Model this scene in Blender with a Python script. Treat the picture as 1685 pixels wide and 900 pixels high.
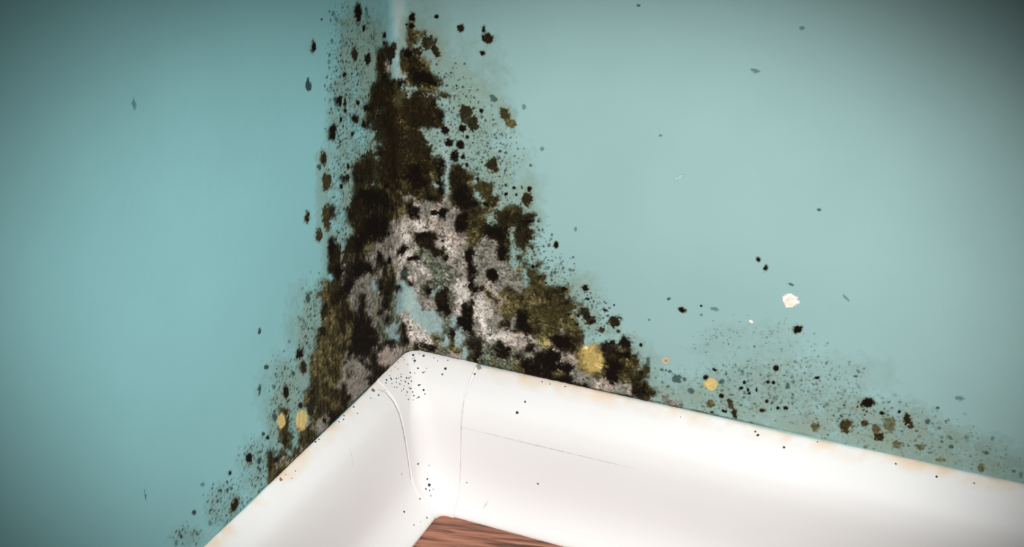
import bpy, bmesh, math, random
import numpy as np
from mathutils import Vector, Matrix
from mathutils.bvhtree import BVHTree

for o in list(bpy.data.objects): bpy.data.objects.remove(o)
S = bpy.context.scene
C = S.collection

# ---- camera -----------------------------------------------------------------------------
CAM = (0.19875592, -0.35926036, 0.28430939)
RIGHT = Vector((0.917249023, 0.398314043, -0.000390825))
UP = Vector((-0.17302309, 0.39932596, 0.90033427))
FWD = Vector((-0.35877185, 0.8257631, -0.43519887))
FPX = 2017.89
cd = bpy.data.cameras.new('camera'); cam = bpy.data.objects.new('camera', cd); C.objects.link(cam)
cam.matrix_world = Matrix(((RIGHT.x, UP.x, -FWD.x, CAM[0]), (RIGHT.y, UP.y, -FWD.y, CAM[1]), (RIGHT.z, UP.z, -FWD.z, CAM[2]), (0, 0, 0, 1)))
cd.sensor_width = 36; cd.lens = FPX / 1685 * 36; cd.clip_start = .01
S.camera = cam

# ---- light: one added spot above the camera, its cone shaped to dim the frame corners, a little room light --------------
W = bpy.data.worlds.new('room_light'); S.world = W; W.use_nodes = True
W.node_tree.nodes['Background'].inputs[0].default_value = (.80, .92, 1, 1)
W.node_tree.nodes['Background'].inputs[1].default_value = .02
def aim(loc, target, roll=0):
    z = (Vector(loc) - Vector(target)).normalized()
    x = RIGHT - z * RIGHT.dot(z); x.normalize(); y = z.cross(x)
    return Matrix(((x.x, y.x, z.x, loc[0]), (x.y, y.y, z.y, loc[1]), (x.z, y.z, z.z, loc[2]), (0, 0, 0, 1)))
def spot(name, loc, target, energy, cone, sx, sy, blend, size, col):
    l = bpy.data.lights.new(name, 'SPOT'); o = bpy.data.objects.new(name, l); C.objects.link(o)
    l.energy = energy; l.spot_size = math.radians(cone); l.spot_blend = blend; l.shadow_soft_size = size; l.color = col
    o.matrix_world = aim(loc, target) @ Matrix.Diagonal((sx, sy, 1, 1))
    return o
spot('vignette_spot', (0.2557, -0.4245, 0.3747), (0.0663, -0.0315, 0.0891), 14.5, 44.8, 1.0, .6948, .784, .025, (1, .985, .97))
vs = S.view_settings
S.display_settings.display_device = 'sRGB'
vs.view_transform = 'Standard'; vs.look = 'None'; vs.gamma = 1; vs.use_curve_mapping = False; vs.exposure = 0.0

# ---- helpers ----------------------------------------------------------------------------
def lin(c):
    c = np.asarray(c, float) / 255
    return np.where(c <= .04045, c / 12.92, ((c + .055) / 1.055) ** 2.4)
def tag(o, label=None, cat=None, group=None, kind=None):
    if label: o['label'] = label
    if cat: o['category'] = cat
    if group: o['group'] = group
    if kind: o['kind'] = kind
    return o
def mesh_obj(name, verts, faces, mat, parent=None, smooth=True):
    me = bpy.data.meshes.new(name); me.from_pydata([tuple(v) for v in verts], [], [tuple(f) for f in faces]); me.update()
    if smooth: me.polygons.foreach_set('use_smooth', [True] * len(me.polygons))
    me.materials.append(mat)
    o = bpy.data.objects.new(name, me); C.objects.link(o)
    if parent: o.parent = parent
    return o
def new_mat(name):
    m = bpy.data.materials.new(name); m.use_nodes = True
    nt = m.node_tree; return m, nt, nt.nodes['Principled BSDF']
def N(nt, t, **kw):
    n = nt.nodes.new(t)
    for k, v in kw.items():
        if k in n.inputs: n.inputs[k].default_value = v
        else: setattr(n, k, v)
    return n
def ramp(nt, src, stops):
    r = N(nt, 'ShaderNodeValToRGB'); e = r.color_ramp.elements
    while len(e) < len(stops): e.new(.5)
    for i, (p, c) in enumerate(stops): e[i].position = p; e[i].color = c if len(c) == 4 else (*c, 1)
    nt.links.new(src, r.inputs[0]); return r
def mixc(nt, a, b, f):
    m = N(nt, 'ShaderNodeMix', data_type='RGBA')
    for s, v in ((m.inputs[0], f), (m.inputs[6], a), (m.inputs[7], b)):
        if hasattr(v, 'is_linked') or hasattr(v, 'links'): nt.links.new(v, s)
        else: s.default_value = v if not isinstance(v, tuple) else (*v, 1)
    return m.outputs[2]
def coords(nt, scale=(1, 1, 1), rot=(0, 0, 0)):
    t = N(nt, 'ShaderNodeTexCoord'); m = N(nt, 'ShaderNodeMapping'); nt.links.new(t.outputs['Object'], m.inputs[0])
    m.inputs['Scale'].default_value = scale; m.inputs['Rotation'].default_value = rot
    return m.outputs[0], t

# painted plaster
def paint_mat(name, PAINT):
    m, nt, b = new_mat(name)
    v, t = coords(nt, (1, 1, 1))
    n = N(nt, 'ShaderNodeTexNoise', Scale=22.0, Detail=3.0); nt.links.new(v, n.inputs['Vector'])
    c1 = ramp(nt, n.outputs['Fac'], [(.3, tuple(x * .965 for x in PAINT)), (.7, tuple(x * 1.035 for x in PAINT))])
    # paler filler line right in the corner
    g = N(nt, 'ShaderNodeAttribute', attribute_name='filler')
    n2 = N(nt, 'ShaderNodeTexNoise', Scale=160.0, Detail=2.0); nt.links.new(v, n2.inputs['Vector'])
    mm = N(nt, 'ShaderNodeMath', operation='MULTIPLY'); nt.links.new(g.outputs['Fac'], mm.inputs[0]); nt.links.new(n2.outputs['Fac'], mm.inputs[1])
    mm2 = N(nt, 'ShaderNodeMath', operation='MULTIPLY', use_clamp=True); nt.links.new(mm.outputs[0], mm2.inputs[0]); mm2.inputs[1].default_value = .95
    col = mixc(nt, c1.outputs[0], (.46, .54, .51), mm2.outputs[0])
    nt.links.new(col, b.inputs['Base Color'])
    b.inputs['Roughness'].default_value = .62; b.inputs['Specular IOR Level'].default_value = .25
    n3 = N(nt, 'ShaderNodeTexNoise', Scale=260.0, Detail=4.0); nt.links.new(v, n3.inputs['Vector'])
    n4 = N(nt, 'ShaderNodeTexNoise', Scale=30.0, Detail=2.0); nt.links.new(v, n4.inputs['Vector'])
    ad = N(nt, 'ShaderNodeMath', operation='ADD'); nt.links.new(n3.outputs['Fac'], ad.inputs[0]); nt.links.new(n4.outputs['Fac'], ad.inputs[1])
    bp = N(nt, 'ShaderNodeBump', Strength=.10, Distance=.0006); nt.links.new(ad.outputs[0], bp.inputs['Height']); nt.links.new(bp.outputs[0], b.inputs['Normal'])
    return m
M_PAINT = paint_mat('teal_paint', (0.29, 0.455, 0.445)); M_PAINT_L = paint_mat('teal_paint_light_tint', (0.25, 0.51, 0.53))  # one paint; the left copy's bluer colour carries a difference in lighting

# white plastic skirting, with a cream, dirty stain creeping over its top edge
def plastic(name, dirt=1.0):
    m, nt, b = new_mat(name)
    v, t = coords(nt)
    sx = N(nt, 'ShaderNodeSeparateXYZ'); nt.links.new(v, sx.inputs[0])
    n = N(nt, 'ShaderNodeTexNoise', Scale=140.0, Detail=4.0); nt.links.new(v, n.inputs['Vector'])
    zz = N(nt, 'ShaderNodeMapRange'); zz.inputs['From Min'].default_value = .0515; zz.inputs['From Max'].default_value = .0560
    nt.links.new(sx.outputs[2], zz.inputs[0])
    mu = N(nt, 'ShaderNodeMath', operation='MULTIPLY', use_clamp=True); nt.links.new(zz.outputs[0], mu.inputs[0])
    r = ramp(nt, n.outputs['Fac'], [(.38, (0, 0, 0)), (.68, (1, 1, 1))]); nt.links.new(r.outputs[0], mu.inputs[1])
    mu2 = N(nt, 'ShaderNodeMath', operation='MULTIPLY', use_clamp=True); nt.links.new(mu.outputs[0], mu2.inputs[0]); mu2.inputs[1].default_value = dirt
    n5 = N(nt, 'ShaderNodeTexNoise', Scale=16.0, Detail=2.0); nt.links.new(v, n5.inputs['Vector'])
    basec = ramp(nt, n5.outputs['Fac'], [(.35, (.80, .785, .775)), (.65, (.82, .81, .80))])
    col = mixc(nt, basec.outputs[0], (.78, .60, .42), mu2.outputs[0])
    nt.links.new(col, b.inputs['Base Color'])
    b.inputs['Roughness'].default_value = .6; b.inputs['Specular IOR Level'].default_value = .22
    return m
M_BOARD = plastic('white_plastic', 1.3); M_PIECE = plastic('white_plastic_corner', .25)

def wood_mat():
    m, nt, b = new_mat('laminate_wood')
    v, t = coords(nt, (1, 1, 1), (0, 0, math.radians(-13)))
    mp = N(nt, 'ShaderNodeMapping'); nt.links.new(v, mp.inputs[0]); mp.inputs['Scale'].default_value = (9, 150, 1)
    n0 = N(nt, 'ShaderNodeTexNoise', Scale=55.0, Detail=2.0); nt.links.new(v, n0.inputs['Vector'])
    n = N(nt, 'ShaderNodeTexNoise', Scale=3.2, Detail=5.0, Roughness=.6, Distortion=.6); nt.links.new(mp.outputs[0], n.inputs['Vector'])
    c = ramp(nt, n.outputs['Fac'], [(.36, (.055, .020, .012)), (.44, (.17, .065, .036)), (.54, (.35, .135, .075)), (.70, (.46, .21, .13))])
    nt.links.new(c.outputs[0], b.inputs['Base Color'])
    b.inputs['Roughness'].default_value = .5
    bp = N(nt, 'ShaderNodeBump', Strength=.4, Distance=.0004); nt.links.new(n.outputs['Fac'], bp.inputs['Height']); nt.links.new(bp.outputs[0], b.inputs['Normal'])
    return m
M_WOOD = wood_mat()

# mould: colour and cover come from what grows at each point of the crust
def mould_mat():
    m, nt, b = new_mat('mould')
    a = N(nt, 'ShaderNodeAttribute', attribute_name='growth')
    v, t = coords(nt)
    n = N(nt, 'ShaderNodeTexNoise', Scale=2600.0, Detail=2.0); nt.links.new(v, n.inputs['Vector'])
    r = ramp(nt, n.outputs['Fac'], [(.3, (.8, .8, .8)), (.7, (1.2, 1.2, 1.2))])
    mx = N(nt, 'ShaderNodeMix', data_type='RGBA', blend_type='MULTIPLY'); mx.inputs[0].default_value = 1
    nt.links.new(a.outputs['Color'], mx.inputs[6]); nt.links.new(r.outputs[0], mx.inputs[7])
    nt.links.new(mx.outputs[2], b.inputs['Base Color']); nt.links.new(a.outputs['Alpha'], b.inputs['Alpha'])
    b.inputs['Roughness'].default_value = .9; b.inputs['Specular IOR Level'].default_value = .1
    return m
M_MOULD = mould_mat()
def plain(name, col, rough=.8):
    m, nt, b = new_mat(name)
    v, t = coords(nt); n = N(nt, 'ShaderNodeTexNoise', Scale=900.0, Detail=2.0); nt.links.new(v, n.inputs['Vector'])
    r = ramp(nt, n.outputs['Fac'], [(.3, tuple(x * .8 for x in col)), (.7, tuple(min(1, x * 1.2) for x in col))]); nt.links.new(r.outputs[0], b.inputs['Base Color'])
    b.inputs['Roughness'].default_value = rough; return m
M_SEAM = plain('seam_shadow_grime', (.30, .28, .26)); M_SPECK = plain('dark_speck', (.035, .035, .04)); M_BROWN = plain('brown_speck', (.22, .12, .09)); M_GREYLINE = plain('crease_grey', (.62, .60, .58))  # crease lines, right joint and scratch share a plain grey

# ---- the room ---------------------------------------------------------------------------
RF = 5.5                                            # mm, plaster rounding in the corner
def wall_point(left, u, v, h):
    """u: mm along the wall from the corner, v: mm up, h: mm out of the wall -> metres (arrays)"""
    u = np.asarray(u, float); a = np.clip(1 - u / RF, 0, 1) * math.pi / 4
    ax = np.where(u < RF, RF - (RF - h) * np.sin(a), u); ay = np.where(u < RF, -RF + (RF - h) * np.cos(a), -h)
    x, y = (ax, ay)
    if left: x, y = -ay, -ax
    return np.stack([x / 1000, y / 1000, np.broadcast_to(v, u.shape) / 1000], -1)
def wall(name, left):
    us = list(np.linspace(0, RF, 9)) + [6, 10, 20, 40, 80, 160, 320, 640, 1200]
    vs_ = [0, 30, 60, 120, 200, 300, 600, 1200]
    V = []; F = []
    for v in vs_:
        V += [tuple(p) for p in wall_point(left, np.array(us), v, 0)]
    n = len(us)
    for j in range(len(vs_) - 1):
        for i in range(n - 1):
            f = (j * n + i, j * n + i + 1, (j + 1) * n + i + 1, (j + 1) * n + i); F.append(f[::-1] if left else f)
    # thickness behind the face
    k = len(V); L = 1.2; T = .08
    back = [(0, 0), (L, 0), (L, T), (-T, T)] if not left else [(0, 0), (0, -L), (-T, -L), (-T, T)]
    for z in (0, 1.2): V += [(x, y, z) for x, y in back]
    F += [(k + 1, k + 5, k + 6, k + 2), (k + 2, k + 6, k + 7, k + 3), (k + 4, k + 5, k + 6, k + 7), (k, k + 3, k + 2, k + 1)]
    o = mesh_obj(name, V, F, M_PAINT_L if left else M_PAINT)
    at = o.data.attributes.new('filler', 'FLOAT', 'POINT')
    fl = [max(0, 1 - max(0, u - 1.4) / 2.6) * (1 if u < 4 else 0) for u in us] * len(vs_) + [0] * 8
    at.data.foreach_set('value', fl)
    return tag(o, kind='structure')
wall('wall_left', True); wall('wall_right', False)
fv = [(-.08, .08, 0), (-.08, -1.2, 0), (1.2, -1.2, 0), (1.2, .08, 0)]; fv = fv + [(x, y, -.03) for x, y, z in fv]
tag(mesh_obj('floor', fv, [(0, 1, 2, 3), (4, 7, 6, 5), (0, 4, 5, 1), (1, 5, 6, 2), (2, 6, 7, 3), (3, 7, 4, 0)], M_WOOD, smooth=False), kind='structure')

def smooth_profile(p, n=5):
    out = []
    for i in range(len(p) - 1):
        p0 = p[max(i - 1, 0)]; p1 = p[i]; p2 = p[i + 1]; p3 = p[min(i + 2, len(p) - 1)]
        for k in range(n):
            t = k / n
            out.append(tuple(.5 * ((2 * p1[j]) + (-p0[j] + p2[j]) * t + (2 * p0[j] - 5 * p1[j] + 4 * p2[j] - p3[j]) * t * t + (-p0[j] + 3 * p1[j] - 3 * p2[j] + p3[j]) * t ** 3) for j in (0, 1)))
    out.append(p[-1]); return out
PR_R = [(0.1, 54.7), (1.2, 54.6), (3.0, 53.7), (6.5, 51.4), (10.2, 48.2), (12.8, 44.6), (14.2, 40.5), (14.9, 36.3), (15.2, 30), (15.4, 22), (15.9, 15), (17.2, 9.5), (19.3, 5.2), (21.6, 2.4), (22.4, 1.0), (22.4, 0.05)]
PR_L = [(0.1, 54.7), (1.0, 54.5), (2.6, 53.2), (5.2, 50.6), (7.6, 47.2), (9.0, 43.3), (10.1, 38), (11.0, 31), (11.8, 23), (12.8, 15), (14.8, 9.5), (18.0, 5.2), (21.2, 2.4), (22.4, 1.0), (22.4, 0.05)]
def board(name, left):
    pr = smooth_profile(PR_L if left else PR_R)
    rnd = random.Random(5 if left else 6)
    us = list(np.arange(20, 300, 2.0)) + [340, 500, 800, 1190]
    V = []; F = []; n = len(pr) + 1
    for u in us:
        wob = .35 * math.sin(u / 13.0 + (1 if left else 3)) * math.sin(u / 31.) + rnd.uniform(-.09, .09)
        for d, z in pr:
            zz = z + wob * max(0, (z - 40) / 15); V.append((d, -u, zz) if left else (u, -d, zz))
        V.append((.1, -u, .05) if left else (u, -.1, .05))
    for i in range(len(us) - 1):
        for k in range(n):
            a, b = i * n + k, i * n + (k + 1) % n; f = (a, b, b + n, a + n); F.append(f[::-1] if not left else f)
    F.append(tuple(range(n))); F.append(tuple(range((len(us) - 1) * n, len(us) * n)))
    o = mesh_obj(name, [(x / 1000, y / 1000, z / 1000) for x, y, z in V], F, M_BOARD)
    bm = bmesh.new(); bm.from_mesh(o.data); bmesh.ops.recalc_face_normals(bm, faces=bm.faces); 
    for e in bm.edges:
        if len(e.link_faces) == 2 and e.calc_face_angle() > .9: e.smooth = False
    bm.to_mesh(o.data); bm.free()
    return tag(o, kind='structure')
B_L = board('baseboard_left', True); B_R = board('baseboard_right', False)

def corner_piece():
    a, b = smooth_profile(PR_L), None
    # blend the two profiles along the path by resampling both to the same count
    def resample(p, n):
        p = smooth_profile(p, 8); d = [0]
        for i in range(1, len(p)): d.append(d[-1] + math.dist(p[i], p[i - 1]))
        t = np.linspace(0, d[-1], n); return np.stack([np.interp(t, d, [q[0] for q in p]), np.interp(t, d, [q[1] for q in p])], 1)
    n = 56; L = resample(PR_L, n); R = resample(PR_R, n)
    off = .55; segs = 18; EL, ER = 25.8, 28.6
    def shell(P, extra):
        T = np.gradient(P, axis=0); T /= np.linalg.norm(T, axis=1)[:, None]
        Q = P + extra * np.stack([-T[:, 1], T[:, 0]], 1) * np.array([1, 1])
        Q[:, 0] = np.maximum(Q[:, 0], .05); Q[:, 1] = np.clip(Q[:, 1], .05, 56)
        return Q
    Ls, Rs = shell(L, off), shell(R, off)
    path = [('L', t) for t in np.linspace(EL, 8, 12)[:-1]]
    rings = []
    def ring(fn): rings.append([fn(k) for k in range(n)])
    def radius(z): return 4.2 + 3.2 * min(1, max(0, (50 - z) / 12)) - 4.6 * min(1, max(0, (12 - z) / 12))
    for s in np.linspace(0, 1, 10)[:-1]:
        def f(k, s=s):
            d, z = Ls[k]; r = radius(z); dr = Rs[k][0]; y1 = -(dr + r); x = d; e = .25 * (1 - s) ** 8
            return (x - e * 0, -EL + (y1 + EL) * s, z)
        ring(f)
    for s in np.linspace(0, 1, segs):
        def f(k, s=s):
            dl, zl = Ls[k]; dr, zr = Rs[k]; r = radius(zl); an = s * math.pi / 2
            z = zl + (zr - zl) * s
            return (dl + r - r * math.cos(an), -(dr + r) + r * math.sin(an), z)
        ring(f)
    for s in np.linspace(0, 1, 10)[1:]:
        def f(k, s=s):
            d, z = Rs[k]; r = radius(z); dl = Ls[k][0]; x0 = dl + r
            return (x0 + (ER - x0) * s, -d, z)
        ring(f)
    V = [p for r in rings for p in r]; F = []
    # back wall of the shell so that it is closed
    m = len(rings)
    for i in range(m - 1):
        for k in range(n - 1): F.append((i * n + k, (i + 1) * n + k, (i + 1) * n + k + 1, i * n + k + 1))
    base = len(V)
    for i, r in enumerate(rings):
        x, y, z = r[0]
        if i < 9: p = (.05, y)
        elif i >= m - 9: p = (x, -.05)
        else: p = (min(x, 2.2), max(y, -2.2))
        V.append((p[0], p[1], rings[i][0][2])); V.append((p[0], p[1], .05))
    for i in range(m - 1):
        F.append((base + 2 * i, base + 2 * i + 2, (i + 1) * n, i * n)); F.append((base + 2 * i + 1, base + 2 * i + 3, base + 2 * i + 2, base + 2 * i))
    F.append(tuple(range(n)) + (base + 1, base)); F.append(tuple((m - 1) * n + k for k in range(n)) + (base + 2 * m - 1, base + 2 * m - 2))
    o = mesh_obj('skirting_corner_piece', [(x / 1000, y / 1000, z / 1000) for x, y, z in V], F, M_PIECE)
    bm = bmesh.new(); bm.from_mesh(o.data); bmesh.ops.recalc_face_normals(bm, faces=bm.faces)
    for e in bm.edges:
        if len(e.link_faces) == 2 and e.calc_face_angle() > .9: e.smooth = False
    bm.to_mesh(o.data); bm.free()
    return tag(o, 'white plastic inside corner piece joining the two skirting boards', 'corner piece')
CP = corner_piece()

# ---- mould field: what grows where on the two walls -------------------------------------
RASTER = {}
def _put(y, x, s):
    RASTER.setdefault(y, []).append((x, s))
def _block(x, y, rows):
    for i, r in enumerate(rows):
        _put(y + 10 * i, x, r)
_block(560, 30, ["s,ss,s,...,y,,", "s,,s,,,...,y,,", ",,s,,s,...,yyy,,", "s,,,ss,..,,yo,,,", "s,,,,s,d.,,y,,,,,", ",s,s,,dd.,kk,,,,,",
 ",,s,,,dd..oody,,,,", ",s,ss,dp.,ooooy,,,,", "s,,s,,dpt.yodoo,,,,"])
def _trim(rows):                    # the colony is two cells narrower high up
    out = []
    for k, r in enumerate(rows):
        if 4 <= k < 21:
            r = r[:12] + r[14:]
            if k < 20: r = r[:9].replace('g', ',') + r[9:].replace('g', 'o').replace('w', ',')
            r = r + ',,'
        elif k < 4: r = r.replace('w', ',').replace('p', ',')
        out.append(r)
    return out
_block(540, 120, _trim(["..s,.s,,dkwttydkko,,..", ".ss,.s,,dkdkkyookko,..", "s.s,.s,ddodkwwwyyy,,..", ".sss.s,ddodywwkkwwoo,.",
 ".ks,s,,dkdywooddoyyk,.", "..s,s,kdkddoodddddoo,.", "s.s.s,odgkdoyoddddddk,", ".s..k,oddkoyodddddddk.", ".s..s,kgkkdyddoddoddo,",
 "k..s..s,gdddkdooowwwtt", "k..s..s,ggddddgoootwst", "....s.s,sgdddkkoodtsst",
 "..s.s,s,kgddkddddokwtt", "..s.,,,gkgdkdoyoookwtt", "....,okggdkdoyyoooydkt", "..s,kddygdkdddkkkddokt", ".s.,kkdgygkddgkkkkdykt",
 "..k,kkdgkgkddgdkkkdykt", "s.s,ooygykgdddggkkdwkt", "..s,dkkkkgdygggddodgkt", "..s,kkkkkkodokggdokdog", "s.s,kkkkkkdookwgggpgoo",
 "kssdkkkdkddyykkggpgkpo", "ks.kodddddoypkkggwkgkg",
 ".,,odkkkkkpggpwwpppggk", "..s,odkkkkgpwgwwwppggk", ",,,,dkkkkkgwwgkkkdppgp", "k,,dkkoodgggwgkkkkkwpp", "kd,dkkyggggwkgwdkkkwpp",
 "kd,gkoygggwkwwGGGkkgpp", "kdggkdggkggwwkkgGGgkkp", "dkggkkkgkkgwggwwGGGgGg", "dkg,kkkkggowkggwgGGGGg", ".kggkggggodwkwwgwGGGGg",
 "odgkgggtkodttkggGGGGgw", "odkkgggtkodkttwGkGtGgw",
 "okkggkggGkGttttgktkkpp", "dkdggkggGkGttttggGkkgp", "yodygkggGkGttttgggkkGp", "yoddkkgGkgGtwtttttGkgp", "yoddkkkggkGGwwtttttGgp",
 "yodykdkgGGttkwwttttGGg", "yodykkkkGttGkwwwtttGGg", "oyyykkkkGGttkwwwwyGtGt", "oydykkkkGkkGkgkwwygtGG", "yodkkkkgkpppggkGkkGGog",
 "yyokkgkkpppgggggGGGggp", "yooggkgkpppggggggggggg"]))
_block(520, 250, [",,", ",,", ",,", ",,", ",,", ",,", ",,", ",,", ",,", ",,", ",,", ",,", ",,", ",,", ".,", ".,", ".,", ".,", ".,", ".,", ".,"])
_block(510, 460, [".sy", ".sy", ",yy", ",sy", ",,k", ",,k", ",,y", "s,y", ",oy", ",oy", "syy", "syy", "yyo", "yyo"])
_block(490, 470, ["..", ".,", ".,", ".,", ".,", "s,", ",,", ",,", ",,", "ss", "ss", ",,", ",s"])
_block(480, 600, [".o,yyyoogkggkkkk", ",,,yyyoopkgggkkk", ",,,oyyyyggggkkyk", ",,,oodygkggggkyk", ",,odooodkgggkkkk", ",,yooyodkkgkkkkk",
 ",,oyodoykggGgggg", ",,,,odyokggkkk"])
_block(440, 600, ["..,,", "..s,", "..,,", "..,s", "..s,", ".,,,", ".,,,", ".,o,"])
_block(440, 680, [",,o,,,,yogykk", ",,o,,,,yggkk", ",,o,,yogggk", "s,oo,yooggk", ",,oo,ooog", "s,,o,oyog", "oso,ogg", "okgoggg", "ogyggg", "yooog", "yoo", "yo"])
_block(740, 120, ["s,,,,..", ",,,,.,..", "s,s,,,..", ",,,,.,,..", ",s,,,,,.,.", ",,,,s,.,,,", ",,s,,s,.,,,.", "s,,s,.,.,,,", ",,,,s,.,.,,", ",s,s,s,.,.,",
 ",,s,s,,.s..", "s,,s,.s..", ",,,,,s,..", ",,s,,,,s.", "s,,s,,,..s", "od,,s,,,.", "kddy,s,,..s", "dkdo,,s,,s..", "dkky,oo,s,..,", "okkd,oo,,.,,,",
 "dkkd,,oo,s,,,.", "oddkk,oo,,.,,", "ggdddoy,,ooo,,", "gkkooys,okoddd,",
 "gkkooo,,dddokk,.", "gkkooodkog,kk,,..", "pggoyokkko,okd,.", "pppyogggdo,oo,..", "wpgoggggko,o,o,.", "wpgkggggkk,,y,,.", "pggkgGggko,o,,,.",
 "ggpkgggggg,,o,o,.", "gggkGgkkgggy,o,,.", "GgpkggkkgggG,ooo,.", "gwwkgppggggg,ooy,..", "gwwkkkppgoogyooooddy..",
 "GwwkwpopyyyoyyoodooG,.", "GwwkwwpopyyoyyyyooodG,", "gwkkwwwpyyyyoyooyooo,GG", "gwkkwwwgyyykkoyyoyooso,", "tkkkgwgggogkkyoyyoyoyts",
 "tkkkgwggodgkkooyyoyyos,", "ktGkgwwgpddokkoyoygoyo,", "kttGGgwwwwppkoyooyyodd", "ytGkkGgGkpwppkyyyokkoo", "oytGkGGkkkGgkkggkkpkkd",
 "pgtokGGGkkGkGgkkkkggod", "pptykGGyGGGykkkkGkpgoy"])
_block(900, 550, ["ykkdooyyk,k,kk.", "pkkkdooyook,kk.", "kpkdoyYYydkoyo,", "kkgppyYYYdkkkko."])
_block(880, 590, ["kkkkpgpyYYYykkoyo,", "GGkkkkgyyYYYkkdoyGo", "kkkyykgggyyykkooodo,", "kkkkkkgggggpkkoydos,", "kkkkkkkkkgpppgggddo,,", "kkkkkkkkkgppgggpkkdos,,",
 "kkkkkkkkkkkkkkkkgoo,,g,,", "kkkkkkkkkkkkkkkkkkgg,,gg,,,"])
_block(740, 600, ['gGGyGkGGGGyykkkkk', 'gGGyGkGGGGyykkkkk', 'gGGyGkGGGGyykkkkk'])
_block(960, 500, ["..", "s..", ",s...", ",,,....", ",,s,,,.", "..........","..........",])
# haze bands of faint stain and specks: polygon-free soft ellipses (x, y, rx, ry, strength)
HAZE = [(600, 90, 55, 110, .75), (560, 240, 30, 160, .6), (700, 90, 50, 120, .6), (780, 160, 70, 120, .55), (830, 330, 70, 120, .7), (930, 500, 75, 70, .7),
        (1040, 610, 60, 60, .5), (1160, 660, 130, 50, .8), (1250, 660, 130, 80, .8), (1340, 690, 130, 70, .9), (1430, 710, 140, 60, 1.1), (1540, 745, 130, 50, 1.1),
        (1640, 775, 110, 40, .9), (500, 560, 40, 110, .6), (460, 650, 45, 90, .55), (430, 770, 45, 60, .6), (370, 840, 40, 50, .55), (310, 890, 40, 30, .4), (1230, 570, 110, 50, .25), (1380, 620, 110, 50, .3)]
# speck density: (x, y, rx, ry, strength)
SPECK = [(575, 200, 40, 200, .9), (580, 60, 45, 70, .6), (735, 190, 60, 90, .6), (800, 270, 60, 90, .8), (850, 400, 60, 70, .9), (900, 460, 55, 50, .8), (960, 520, 55, 45, .8),
         (1040, 600, 35, 50, .6), (1120, 640, 60, 40, .4), (1220, 640, 90, 55, .9), (1330, 640, 110, 60, .85), (1430, 690, 100, 45, .8), (1530, 720, 100, 45, .5), (1240, 560, 120, 40, .35),
         (1620, 760, 60, 30, .4), (520, 560, 30, 110, .9), (470, 670, 35, 90, .8), (430, 760, 40, 50, .8), (375, 830, 40, 45, .8), (560, 330, 25, 90, .8), (310, 885, 30, 25, .5)]
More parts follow.
